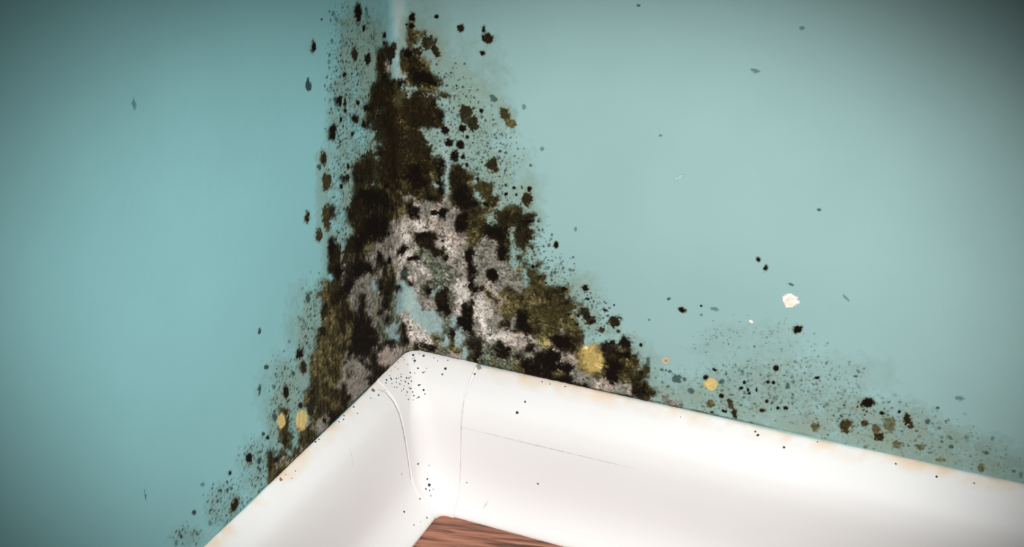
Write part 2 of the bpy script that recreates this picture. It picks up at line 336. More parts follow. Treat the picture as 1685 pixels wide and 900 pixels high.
# single spots: x, y, rx, ry, tilt in degrees, kind
SPOTS = [(589,21,5,12,0,'k'),(598,47,2.5,5,0,'k'),(583,89,5,13,0,'d'),(604,97,5.5,9,0,'k'),(632,58,3.5,6,0,'k'),(631,70,2,3,0,'k'),(620,79,3,4,0,'b'),
(647,77,5,7,0,'k'),(640,88,8,14,12,'d'),(627,113,8,12,0,'d'),(679,28,5,6.5,0,'k'),(678,43,4.5,4,0,'k'),(669,40,2,2,0,'k'),(668,54,2,2.5,0,'b'),(681,56,4,3,0,'o'),
(676,64,3,5,0,'o'),(707,70,11,12,-30,'d'),(716,83,6,12,-30,'d'),(687,86,7,7,0,'d'),(672,90,6,5,0,'k'),(667,110,6,7,0,'o'),(684,108,11,13,0,'d'),(688,126,14,13,0,'k'),
(718,27,3.5,3,0,'k'),(759,46,5,5.5,0,'d'),(548,22,3,4,0,'b'),(554,32,2.5,4,0,'b'),(603,20,2.5,9,0,'b'),(546,68,2.5,5,0,'b'),(541,102,2,4,0,'b'),
(515,78,4,8,0,'k'),(507,140,4,9,0,'B'),(796,48,3,6,0,'k'),(802,63,8,8,20,'d'),(795,87,5,4,30,'k'),(529,32,1.8,1.8,0,'B'),(812,162,6,4.5,30,'B'),(862,176,3,4,0,'b'),
(831,187,8,11,-30,'o'),(841,203,9,7,20,'y'),(768,190,12,15,0,'d'),(779,203,9,12,0,'d'),(761,211,7,6,0,'k'),(769,225,3,4,0,'k'),(792,182,3.5,3.5,0,'k'),(733,214,5.5,7,0,'k'),
(714,172,4,4,0,'k'),(739,235,6,6,0,'k'),(758,238,6,6,0,'k'),(747,256,7,9,0,'k'),(762,258,3.5,4,0,'k'),(811,272,8.5,10,-20,'d'),(769,271,3,4,0,'k'),(785,278,2.5,3,0,'B'),
(786,287,2.5,3,0,'B'),(787,295,2.5,4,0,'k'),(792,306,9,8,-20,'o'),(800,320,7,8,0,'o'),(867,328,8,13,0,'d'),(871,312,4,5,0,'k'),(833,319,3.2,3.2,0,'k'),(846,309,3,2.5,0,'k'),
(850,320,2.5,2.5,0,'k'),(801,296,2.5,3,0,'b'),(782,333,3,2,0,'k'),(790,334,4,2.4,0,'o'),(800,336,5,3,20,'k'),(892,245,3,3,0,'b'),(873,272,2.5,2.5,0,'B'),(915,402,3.5,5,0,'k'),
(907,393,2,2,0,'b'),(947,377,2,4,0,'b'),(880,401,2,3,0,'b'),(876,426,3,2.5,0,'B'),(877,438,3,3,0,'k'),(929,475,4.5,3.5,0,'k'),(913,448,2.5,3,0,'B'),(900,442,4,3,0,'b'),
(899,465,2,2,0,'k'),(964,474,5,6,0,'k'),(968,492,2.2,2.2,0,'k'),(996,510,5,1.8,20,'k'),(938,505,10,5,-10,'o'),(937,517,3,2,0,'k'),(952,519,2,3,0,'k'),(943,525,2,2,0,'k'),
(950,533,2.5,2,0,'k'),(962,511,6,6,30,'d'),(972,528,10,7,-10,'k'),(966,521,6,8,0,'d'),(1011,529,9,9,20,'d'),(1018,545,3,3,0,'o'),(990,543,5,5,30,'o'),(1055,567,2.6,3,0,'k'),
(1067,595,3,7,0,'B'),(1100,492,3,2.2,-30,'B'),(1068,526,2,2,0,'b'),(1123,510,5.5,3.5,25,'k'),(1154,503,1.8,1.8,0,'k'),(1154,518,2,2,0,'b'),(1175,508,7,3,20,'b'),
(1096,593,7,6.5,0,'P'),(1301,495,12.5,11,15,'W'),(1236,529,4,2.5,30,'W'),(1260,441,4,5,20,'k'),(1248,427,3,4,-30,'k'),(1302,468,4.5,1.6,25,'B'),(1313,542,7,6,20,'k'),
(1348,345,3,2.2,0,'B'),(1117,292,10,2.4,-32,'V'),(1392,490,7,1.8,45,'b'),(1051,9,3,2.2,0,'B'),(1320,46,4,3,0,'b'),(1242,116,8,3,10,'b'),(1087,223,2.5,2,0,'b'),
(1089,608,3,2,0,'B'),(1096,609,2,2,0,'B'),(1102,611,3,2.5,0,'B'),(1115,623,7,6,0,'B'),(1126,624,3,3,0,'B'),(1099,636,3,2,0,'B'),(1137,643,5,4,0,'B'),(1176,608,3.8,2.5,25,'k'),
(1161,621,4.5,4,0,'k'),(1170,632,11,10,30,'Y'),(1188,628,4.5,4,0,'B'),(1188,651,4.5,4,0,'k'),(1202,665,5,8,-25,'o'),(1208,677,4.5,8,-20,'d'),(1192,676,5,2.5,10,'k'),(1170,664,6,6,0,'y'),
(1121,666,4,2,0,'B'),(1172,678,3,1.5,0,'k'),(1225,629,3,3,0,'k'),(1220,638,3,2.5,0,'k'),(1231,641,2,3,0,'k'),(1233,647,2.5,2,0,'k'),(1245,641,2,3,0,'k'),(1277,605,4,4.5,0,'k'),
(1264,628,3,2.5,0,'k'),(1273,629,2.5,3,0,'k'),(1222,613,3,4,0,'b'),(1231,614,3,2,0,'b'),(1262,660,3,3,0,'k'),(1280,671,3.5,3,0,'k'),(1293,671,4,3,0,'k'),(1254,675,5,3,0,'d'),
(1276,655,4,3,0,'b'),(1296,635,3,5,0,'B'),(1345,621,4,2.5,0,'k'),(1408,619,4,2,0,'B'),(1428,662,10,7,10,'k'),(1451,679,4.5,2.5,10,'k'),(1480,677,3,3,0,'k'),
(1421,674,1.6,1.6,0,'k'),(1426,677,1.6,1.6,0,'k'),(1411,669,1.6,1.6,0,'k'),(1423,682,1.4,1.4,0,'k'),(1413,661,1.4,1.4,0,'k'),(1393,700,11,10,10,'o'),(1422,696,5.5,5,0,'o'),
(1465,697,9,12,-15,'q'),(1493,690,7,8.5,0,'d'),(1498,701,4.5,3.5,0,'o'),(1446,718,8,7,0,'d'),(1442,706,6,7,-20,'y'),(1341,702,6,10,-20,'y'),(1477,731,7,6,0,'q'),(1515,735,8,5,0,'q'),
(1565,735,4,3,0,'B'),(1623,745,4,3,0,'B'),(1615,769,5,6,0,'q'),(1547,756,7,3,0,'q'),(1527,694,4,4,0,'B'),(1508,709,3,2,0,'B'),(1633,721,3,4,0,'b'),(1543,671,3,2,0,'B'),
(1580,655,7,3.5,10,'b'),(1680,782,3,5,0,'b'),(1590,720,4,3,0,'b'),(1560,718,3,4,0,'b'),
(531,260,5.5,11,0,'d'),(525,275,4,5,0,'B'),(537,298,6.5,15,8,'o'),(505,357,4,8,8,'d'),(537,358,6,20,0,'o'),(572,274,2.5,5,0,'k'),(571,291,3,4.5,0,'k'),(561,307,2.5,4,0,'k'),
(547,218,5,12,8,'k'),(559,165,3.2,9,0,'k'),(567,168,2,8,0,'k'),(582,195,3.5,6,0,'k'),(588,169,3,4,0,'k'),(579,220,2.5,4,0,'k'),(567,182,2.5,3.5,0,'k'),(560,197,2.5,4,0,'k'),
(601,178,5,5,0,'k'),(566,122,3,4,0,'k'),(598,205,3.5,6,0,'k'),(525,386,4.5,11,0,'o'),(547,408,7,18,0,'k'),(551,425,6,14,0,'d'),(556,445,6,9,0,'k'),(507,490,4,7,0,'B'),
(502,533,4,5,0,'b'),(493,582,5,9,0,'k'),(499,605,4.5,12,0,'d'),(482,614,3,4,0,'B'),(470,645,5,10,8,'k'),(427,641,3,9,0,'B'),(438,604,4,4,0,'B'),(476,562,2.5,3,0,'b'),
(532,514,5,13,5,'d'),(530,546,5,8,8,'d'),(409,753,4.5,10,0,'k'),(427,758,3,5,0,'B'),(428,773,2,3,0,'B'),(440,720,3,3,0,'k'),(433,714,2.5,3,0,'B'),(452,686,4,6,0,'B'),
(386,831,5.5,11,12,'d'),(378,778,3,4,0,'k'),(333,797,3,3,0,'b'),(362,807,3,2,0,'B'),(374,806,2,3,0,'B'),(319,843,3,4,0,'B'),(235,819,5,8,8,'B'),(290,894,3,5,0,'b'),
(345,861,3,5,0,'b'),(323,876,2,3,0,'b'),(427,545,2.5,5,0,'B'),(221,174,3,11,-8,'b'),(117,543,3.5,4,0,'b'),(124,538,7,1.5,-20,'b'),
(469,700,5,22,5,'o'),(469,727,4.5,10,5,'d'),(462,693,6.5,11.5,6,'Y'),(496,690,9.5,16,8,'Y'),(494,667,4,5,0,'d'),(512,668,7,16,5,'d'),(546,683,6,12,-20,'k'),(533,692,3,4,0,'k'),
(770,420,8,9,0,'k'),(811,451,8.5,9,-20,'k'),(779,443,5,10,15,'k'),(825,415,7,10,-20,'k'),(757,373,9,11,0,'k'),(714,350,5,5,0,'k'),(729,350,6,7,0,'k'),(705,398,15,10,0,'j'),
(716,412,6,9,-30,'j'),(860,524,9,12,-15,'k'),(834,533,9,7,20,'j'),(770,535,7,9,-15,'k'),(662,412,4,8,25,'k'),(676,425,8,2.4,-10,'k'),(666,450,7,5,0,'B'),(623,422,4,8,0,'k'),
(640,429,3,6,0,'k'),(605,443,6,5,0,'k'),(632,448,5,8,0,'d'),(638,468,10,9,0,'j'),(590,445,5,9,0,'k'),(600,330,22,16,0,'k'),(610,375,22,22,0,'k'),(680,283,22,14,0,'k'),
(583,403,12,14,0,'k'),(574,455,10,26,10,'k'),(618,205,9,12,0,'k'),(655,218,12,12,0,'d'),(690,190,26,20,0,'d'),(700,275,8,16,0,'d'),(754,295,13,18,0,'d'),(762,325,13,18,0,'k'),
(595,565,20,26,0,'k'),(725,490,10,12,0,'j'),(733,478,7,8,0,'j'),(667,560,5,3,0,'k'),(700,568,10,4,10,'k'),(780,562,13,12,0,'j'),(925,565,13,9,0,'k'),(905,590,18,15,0,'k'),
(932,603,12,7,20,'k'),(1005,608,12,18,0,'k'),(1003,575,14,12,0,'k'),(1030,563,10,9,0,'k'),(1007,583,10,10,0,'d'),(1035,584,8,4,10,'k'),(1056,612,4,4,0,'d'),(1060,633,3,4,0,'k'),
(972,588,17,20,0,'Z'),(897,563,9,9,0,'z'),(868,555,18,6,20,'w'),(835,548,14,7,20,'w'),(765,485,14,12,20,'w'),(795,512,13,9,20,'w'),(725,400,7,8,-40,'w'),(668,394,8,8,0,'w'),
(664,374,6,8,0,'w'),(590,640,14,18,0,'g'),(575,605,12,16,0,'g'),(640,590,12,14,0,'p'),(572,587,8,9,0,'g'),
(626,165,17,32,0,'d'),(640,215,24,36,0,'d'),(610,280,24,28,0,'d'),(650,265,26,30,0,'d'),(684,240,27,24,0,'d'),(660,165,14,18,0,'o'),(690,172,26,22,0,'d'),(838,360,22,14,20,'d'),(815,383,24,13,15,'k'),(860,386,13,20,-10,'d'),
(590,350,14,26,0,'d'),(572,420,9,24,12,'d'),(925,560,20,9,15,'k'),(905,520,22,18,30,'o')]
CLS = ".,sktdoyYgwpG"
COL = {'.': (150, 190, 190), ',': (156, 178, 162), 's': (146, 170, 158), 'k': (14, 8, 4), 't': (172, 192, 188), 'd': (30, 24, 11), 'o': (52, 46, 24), 'y': (90, 82, 52),
       'Y': (205, 184, 122), 'g': (134, 130, 119), 'w': (205, 197, 187), 'p': (168, 153, 141), 'G': (92, 96, 82), 'b': (92, 128, 128), 'B': (52, 76, 74), 'q': (98, 98, 66),
       'P': (205, 195, 165), 'W': (240, 225, 205), 'V': (190, 218, 216), 'j': (30, 22, 14), 'Z': (172, 146, 84), 'z': (178, 160, 100)}
ALP = {'.': 0, ',': .34, 's': .4, 't': .55}
HGT = {'.': 0, ',': 0, 's': 0, 't': 0.05, 'k': .6, 'd': .7, 'o': .7, 'y': .5, 'Y': .6, 'g': .6, 'w': .9, 'p': .8, 'G': .6}

def _hash(ix, iy, s):
    h = (ix.astype(np.int64) * 374761393 + iy.astype(np.int64) * 668265263 + s * 982451653) & 0xffffffff
    h = ((h ^ (h >> 13)) * 1274126177) & 0xffffffff
    h = ((h ^ (h >> 16)) * 2246822519) & 0xffffffff
    return ((h ^ (h >> 15)) & 0xffffff) / float(0xffffff)
def vnoise(x, y, s):
    ix = np.floor(x); iy = np.floor(y); fx = x - ix; fy = y - iy
    fx = fx * fx * (3 - 2 * fx); fy = fy * fy * (3 - 2 * fy)
    a = _hash(ix, iy, s); b = _hash(ix + 1, iy, s); c = _hash(ix, iy + 1, s); d = _hash(ix + 1, iy + 1, s)
    return (a + (b - a) * fx) * (1 - fy) + (c + (d - c) * fx) * fy
def fbm(x, y, s, o=4):                      # about -1..1
    t = 0; a = 1; n = 0
    for k in range(o):
        c, q = math.cos(k * .9 + .4), math.sin(k * .9 + .4)
        t = t + a * (vnoise((x * c - y * q) * 2 ** k, (x * q + y * c) * 2 ** k, s + 17 * k) - .5); n += a; a *= .6
    return t / n * 3.2
def worley(x, y, s):                        # distance to the nearest scattered point and its own random number
    ix = np.floor(x); iy = np.floor(y); best = np.full(x.shape, 9.); rid = np.zeros(x.shape)
    for dx in (-1, 0, 1):
        for dy in (-1, 0, 1):
            cx, cy = ix + dx, iy + dy
            qx = cx + _hash(cx, cy, s); qy = cy + _hash(cx, cy, s + 1)
            d = np.hypot(x - qx, y - qy); m = d < best
            best = np.where(m, d, best); rid = np.where(m, _hash(cx, cy, s + 2), rid)
    return best, rid
def sstep(a, b, x):
    t = np.clip((x - a) / (b - a), 0, 1); return t * t * (3 - 2 * t)

def raster_maps():
    X0, Y0, W, Hh = 280, -20, 1420, 940
    nx, ny = W // 10, Hh // 10
    g = np.zeros((ny, nx), int)
    for y, lst in RASTER.items():
        for x, s in lst:
            for i, ch in enumerate(s):
                c, r = (x - X0) // 10 + i, (y - Y0) // 10
                if ch in CLS and 0 <= r < ny and 0 <= c < nx: g[r, c] = CLS.index(ch)
    return X0, Y0, g

def field(px, py, u, v, left):
    """px,py: where the point is seen; u,v: millimetres on the wall. Returns colour, alpha, height, kind masks."""
    n1 = fbm(u / 2.2, v / 2.2, 11, 4); n2 = fbm(u / 2.2, v / 2.2, 53, 4)
    fine = fbm(u / .75, v / .75, 91, 3); fine2 = fbm(u / .5, v / .5, 131, 2)
    kx = .6 if left else 1.
    wx = px + 4.2 * n1 * kx + 2.0 * fine * kx; wy = py + 4.2 * n2 + 2.0 * fine2
    X0, Y0, g = raster_maps()
    gx = (wx - X0) / 10 - .5; gy = (wy - Y0) / 10 - .5
    ny, nx = g.shape
    i0 = np.clip(np.floor(gx).astype(int), 0, nx - 2); j0 = np.clip(np.floor(gy).astype(int), 0, ny - 2)
    fx = np.clip(gx - i0, 0, 1); fy = np.clip(gy - j0, 0, 1)
    cs = [(g[j0, i0], (1 - fx) * (1 - fy)), (g[j0, i0 + 1], fx * (1 - fy)), (g[j0 + 1, i0], (1 - fx) * fy), (g[j0 + 1, i0 + 1], fx * fy)]
    W = np.zeros((len(CLS),) + px.shape)
    for k in range(len(CLS)):
        w = 0
        for c, q in cs: w = w + q * (c == k)
        nk = vnoise(u / .9, v / .9, 200 + k)
        W[k] = np.where(w > .02, np.maximum(w * (0.55 + .9 * nk), 0), 0) ** 2.0
    W /= W.sum(0) + 1e-9
    rgb = np.zeros(px.shape + (3,)); al = np.zeros(px.shape); hg = np.zeros(px.shape); wt = np.zeros(px.shape)
    dark = np.zeros(px.shape); grey = np.zeros(px.shape); yel = np.zeros(px.shape)
    for k, ch in enumerate(CLS):
        a = ALP.get(ch, 1.); c = np.array(COL[ch], float)
        al += W[k] * a; hg += W[k] * HGT[ch]
        if a > 0: rgb += (W[k] * a)[..., None] * c; wt += W[k] * a
        if ch in 'kdoyG': dark += W[k]
        if ch in 'gwp': grey += W[k]
        if ch == 'Y': yel += W[k]
    rgb /= (wt + 1e-6)[..., None]
    # faint stain round the colonies
    hz = np.zeros(px.shape)
    for (x, y, rx, ry, s) in HAZE:
        d = np.hypot((px - x) / rx, (py - y) / ry); hz = np.maximum(hz, s * (1 - sstep(.35, 1.15, d + .18 * n1)))
    ha = np.clip(hz * (.5 + .3 * fbm(u / 5, v / 5, 301, 3) + .12 * fine), 0, .8) * .8
    sel = ha > al
    base = np.array([156., 172, 154])
    na = al + ha * (1 - al)
    rgb = (rgb * al[..., None] + base * (ha * (1 - al))[..., None]) / (na + 1e-6)[..., None]
    solid = al.copy(); al = na
    # texture inside the solid growth: crumbs of lighter and darker mould
    rough = np.exp(.42 * fine + .30 * fine2 + .22 * n2)
    rr = np.where((dark > .5)[..., None], rough[..., None], (rough ** .42)[..., None])
    rgb = rgb * (1 + (rr - 1) * np.clip(solid * 1.2 - .2, 0, 1)[..., None])
    bl = sstep(.1, .75, fbm(u / 1.5, v / 1.5, 451, 4)) * np.clip(dark + .55 * grey, 0, 1) * .62
    rgb = rgb * (1 - bl[..., None]) + np.array([24., 20, 8]) * bl[..., None]
    if left:
        stv = fbm(u / .9, v / 3.2, 471, 3)
        sk = sstep(.05, .7, stv) * np.clip(dark + .4 * grey, 0, 1) * .6
        rgb = rgb * (1 - sk[..., None]) + np.array([26., 21, 10]) * sk[..., None]
        sk = sstep(.15, .8, -stv) * dark * .4
        rgb = rgb * (1 - sk[..., None]) + np.array([118., 112, 84]) * sk[..., None]
    gk = 1 - .6 * W[CLS.index('g')]
    crk = gk * (1 - sstep(.0, .16, abs(fbm(u / 1.7, v / 1.7, 491, 3)))) * sstep(-.1, .5, fbm(u / 4, v / 4, 499, 2)) * grey * .8
    rgb = rgb * (1 - crk[..., None]) + np.array([40., 36, 30]) * crk[..., None]
    wh = gk * sstep(.25, .8, fbm(u / 1.1, v / 1.1, 511, 3)) * grey * .55
    rgb = rgb * (1 - wh[..., None]) + np.array([214., 208, 198]) * wh[..., None]
    # olive crumbs in the dark mass
    cr = sstep(.35, .9, fbm(u / .9, v / .9, 411, 3)) * dark * .55
    rgb = rgb * (1 - cr[..., None]) + np.array([86., 79, 54]) * cr[..., None]
    # dark flecks in the grey mass
    fl = sstep(.42, .75, fbm(u / .8, v / .8, 433, 3)) * grey * .75
    rgb = rgb * (1 - fl[..., None]) + np.array([42., 38, 30]) * fl[..., None]
    # scattered specks
    sd = np.zeros(px.shape)
    for (x, y, rx, ry, s) in SPECK:
        d = np.hypot((px - x) / rx, (py - y) / ry); sd = np.maximum(sd, s * (1 - sstep(.5, 1.2, d)))
    cls_s = W[CLS.index('s')]; sd = np.maximum(sd, cls_s * .95)
    for (sc, seed, thr, r0, strength) in ((1.5, 501, .75, .30, .9), (.9, 521, .60, .32, .8), (2.6, 541, .65, .22, .9)):
        d, rid = worley(u / sc + .12 * fine, v / sc + .12 * fine2, seed)
        rad = r0 * (.5 + .85 * rid)
        m = (1 - sstep(rad * .5, rad, d)) * (vnoise(u / sc, v / sc, seed + 9) * 0 + (rid * 7.77 % 1 < sd * thr)) * strength * (.35 + .65 * (rid * 13.3 % 1))
        m = m * np.where(px > 1040, .28 + .5 * (rid * 23.1 % 1) ** 2, 1.)
        m = m * (1 - .8 * np.clip(dark + grey, 0, 1)) 
        c = np.where((rid * 31.7 % 1 < .45)[..., None], np.array([58., 84, 80]), np.array([34., 32, 16]))
        na = al + m * (1 - al)
        rgb = np.where((m > .01)[..., None], (rgb * (al * (1 - m))[..., None] + c * m[..., None]) / (al * (1 - m) + m + 1e-6)[..., None], rgb)
        al = na; hg = np.maximum(hg, .3 * m * (m > .4))
    # single spots
    sid = np.full(px.shape, -1); sbest = np.zeros(px.shape)
    for i, (x, y, rx, ry, t, k) in enumerate(SPOTS):
        R = max(rx, ry) * 2.2 + 6
        m = (abs(px - x) < R) & (abs(py - y) < R)
        if not m.any(): continue
        dx = px[m] - x; dy = py[m] - y; a = math.radians(t); c, s = math.cos(a), math.sin(a)
        ex = (dx * c + dy * s) / rx; ey = (-dx * s + dy * c) / ry
        big = min(1, max(rx, ry) / 7)
        am = .5 if k == 'Z' else .26 if k in 'YWP' else (.48 if k not in 'wgpz' else .5)
        d = np.hypot(ex, ey) + am * big * (n1[m] * .8 + fine[m] * .55) + am * .5 * fine2[m] * big
        soft = .45 if k in 'bB' else (.34 if k not in 'wgpzZ' else .9)
        soft = max(soft, 1.0 / min(rx, ry))
        q = 1 - sstep(1 - soft * .4, 1 + soft * .6, d)
        if k in 'kdo':
            q = q * .95
            if max(rx, ry) > 9: q = q * (1 - solid[m] * .5 * (1 - sstep(-.5, .15, fine[m] + .5 * n2[m])))
            if max(rx, ry) > 3.5:
                ho = .42 * (1 - sstep(.9, 1.75, d)) * (1 - solid[m]); a0 = al[m]
                rgb[m] = (rgb[m] * (a0 * (1 - ho))[:, None] + np.array([150., 160, 136]) * ho[:, None]) / (a0 * (1 - ho) + ho + 1e-6)[:, None]
                al[m] = a0 + ho * (1 - a0)
        if k == 'b': q = q * .5
        if k == 'B': q = q * (.85 if left else .62)
        if k == 'V': q = q * .6
        if k in 'Pq': q = q * .8
        if k == 'Z': q = q * (.6 + .35 * sstep(-.4, .3, fine[m]))
        if k in 'wgpz': q = q * .8 * sstep(-.6, .3, fine[m] + n2[m])
        if k == 'j': q = q * sstep(-.5, .1, fine[m] + .6 * fine2[m] + .2)
        col = np.array(COL[k], float) * np.exp((.30 if k in 'dokyqj' else .05) * (fine[m] + .5 * fine2[m]))[:, None]
        if k == 'd': col = col + sstep(.3, 1, n2[m] + fine[m])[:, None] * np.array([12., 11, 6])
        if k in 'P': col = col - (1 - sstep(.2, .55, d))[:, None] * np.array([40., 60, 60])
        if k == 'W': col = col + (sstep(.5, .9, d))[:, None] * np.array([12., 22, 35]) 
        am_ = al[m]; na = am_ + q * (1 - am_)
        rgb[m] = (rgb[m] * (am_ * (1 - q))[:, None] + col * q[:, None]) / (am_ * (1 - q) + q + 1e-6)[:, None]
        al[m] = na
        hk = 0 if k in 'bBV' else (.9 if k in 'YWZw' else .6)
        hg[m] = np.maximum(hg[m] * (1 - q), 0) + hk * q
        # the spot stands alone when little solid growth lies under it
        w = sid[m]; better = q > np.maximum(sbest[m], .12)
        w[better] = i; sid[m] = w; b = sbest[m]; b[better] = q[better]; sbest[m] = b
    ln = (1 - sstep(.1, .75, v - 55.2 - .25 * fine)) * sstep(-1.2, .3, fbm(u / 6, v / 6, 77, 3) + (.9 if left else .1)) * .7  # shade of the gap above the skirting, painted as a dark line
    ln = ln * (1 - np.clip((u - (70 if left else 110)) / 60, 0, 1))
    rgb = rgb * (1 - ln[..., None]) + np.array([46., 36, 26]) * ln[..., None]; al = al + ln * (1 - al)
    hg = hg * (1 + .35 * fine + .25 * fine2)
    return np.clip(rgb, 0, 255), np.clip(al, 0, 1), np.clip(hg, 0, 2), solid, dark, grey, yel, sid, sbest

# ---- grow the mould as a thin crust on both walls ----------------------------------------
def project(P):
    d = P - np.array(CAM); z = d @ np.array(FWD)
    return 842.5 + FPX * (d @ np.array(RIGHT)) / z, 450 - FPX * (d @ np.array(UP)) / z
def hit_wall(px, py):
    d = FWD + RIGHT * ((px - 842.5) / FPX) - UP * ((py - 450) / FPX); o = Vector(CAM)
    tl = -o.x / d.x if d.x < 0 else 1e9; tr = -o.y / d.y if d.y > 0 else 1e9
    left = tl < tr; p = o + d * min(tl, tr)
    return left, (-p.y if left else p.x) * 1000, p.z * 1000
def patch(name, left, us, vs_, keep, P, rgb, al):
    """a crust mesh from the grid cells in keep; P are its points"""
    nu = len(us); idx = -np.ones(P.shape[0], int)
    jj, ii = np.nonzero(keep); a = jj * nu + ii
    q = np.stack([a, a + 1, a + 1 + nu, a + nu], 1)
    if left: q = q[:, ::-1]
    used = np.unique(q); idx[used] = np.arange(len(used))
    me = bpy.data.meshes.new(name)
    me.vertices.add(len(used)); me.vertices.foreach_set('co', P[used].ravel())
    me.loops.add(q.size); me.loops.foreach_set('vertex_index', idx[q].ravel().astype(np.int32))
    me.polygons.add(len(q)); me.polygons.foreach_set('loop_start', np.arange(0, q.size, 4, dtype=np.int32)); me.polygons.foreach_set('loop_total', np.full(len(q), 4, np.int32))
    me.update(calc_edges=True); me.polygons.foreach_set('use_smooth', [True] * len(q))
    at = me.color_attributes.new('growth', 'FLOAT_COLOR', 'POINT')
    at.data.foreach_set('color', np.concatenate([lin(rgb[used]), al[used][:, None]], 1).ravel())
    me.materials.append(M_MOULD)
    o = bpy.data.objects.new(name, me); C.objects.link(o)
    return o
def build_mesh_pair(name, parts):
    """join patches of the two walls into one object"""
    objs = [p for p in parts if p]
    if len(objs) == 1: return objs[0]
    bm = bmesh.new()
    for o in objs: bm.from_mesh(o.data)
    me = objs[0].data; bm.to_mesh(me); bm.free()
    for o in objs[1:]: bpy.data.objects.remove(o)
    return objs[0]
LEG = {}
SPOT_OBJS = {}
black, grey_, yell = [], [], []
for left in (True, False):
    if left: us = np.concatenate([np.arange(0, 150, .42)]); v_ = np.arange(55.0, 236, .28)
    else: us = np.arange(0, 226, .30); v_ = np.arange(55.0, 226, .28)
    U, Vv = np.meshgrid(us, v_); shp = U.shape
    P0 = wall_point(left, U.ravel(), Vv.ravel(), 0.0)
    px, py = project(P0)
    n = px.size; rgb = np.zeros((n, 3)); al = np.zeros(n); hg = np.zeros(n); solid = np.zeros(n); dark = np.zeros(n); gr = np.zeros(n); ye = np.zeros(n); sid = np.full(n, -1); sb = np.zeros(n)
    m = (px > -30) & (px < 1715) & (py > -30) & (py < 930)
    rgb[m], al[m], hg[m], solid[m], dark[m], gr[m], ye[m], sid[m], sb[m] = field(px[m], py[m], U.ravel()[m], Vv.ravel()[m], left)
    h = .05 + .34 * hg * al
    P = wall_point(left, U.ravel(), Vv.ravel(), h)
    g2 = lambda a: a.reshape(shp)
    cell = lambda a: (g2(a)[:-1, :-1] + g2(a)[1:, :-1] + g2(a)[:-1, 1:] + g2(a)[1:, 1:]) / 4
    cal = cell(al); keep = cal > .03
    csid = g2(sid)[:-1, :-1]; csb = cell(sb); csol = cell(solid); cd_, cg = cell(dark), cell(gr)
    free = keep.copy()
    for i, (x, y, rx, ry, t, k) in enumerate(SPOTS):
        lft, su, sv = hit_wall(x, y)
        if lft != left: continue
        mi = (csid == i) & (csb > .14) & keep
        if mi.sum() < 12: continue
        if max(rx, ry) < 4.0 or k in 'wgpzj' or (max(rx, ry) > 17 and k in 'kdo' and i > 240): continue
        if k not in 'YZPWV' and csol[mi].mean() > .42: continue
        o = patch({'Y': 'yellow_mould_spot', 'Z': 'yellow_mould_patch', 'P': 'pale_spot', 'W': 'paint_chip', 'V': 'scuff_mark'}.get(k, 'mould_spot'), left, us, v_, mi, P, rgb, al)
        SPOT_OBJS[i] = o; free &= ~mi
    bsel = free & (csol > .5) & (cd_ >= cg) & (cd_ > .3); gsel = free & (csol > .5) & ~bsel & (cg > .3)
    st = free & ~bsel & ~gsel
    black.append(patch('black_mould', left, us, v_, bsel, P, rgb, al)); grey_.append(patch('grey_mould', left, us, v_, gsel, P, rgb, al))
    o = patch('mould_stain', left, us, v_, st, P, rgb, al)
    tag(o, 'faint greenish stain and fine dark specks round the colony on the left wall' if left else 'faint greenish stain and fine dark specks spreading above the right skirting board', 'mould', kind='stuff')
tag(build_mesh_pair('black_mould', black), 'thick black and olive mould climbing the corner above the skirting', 'mould', kind='stuff')
tag(build_mesh_pair('grey_mould', grey_), 'fuzzy pale grey mould in the heart of the colony above the corner piece', 'mould', kind='stuff')
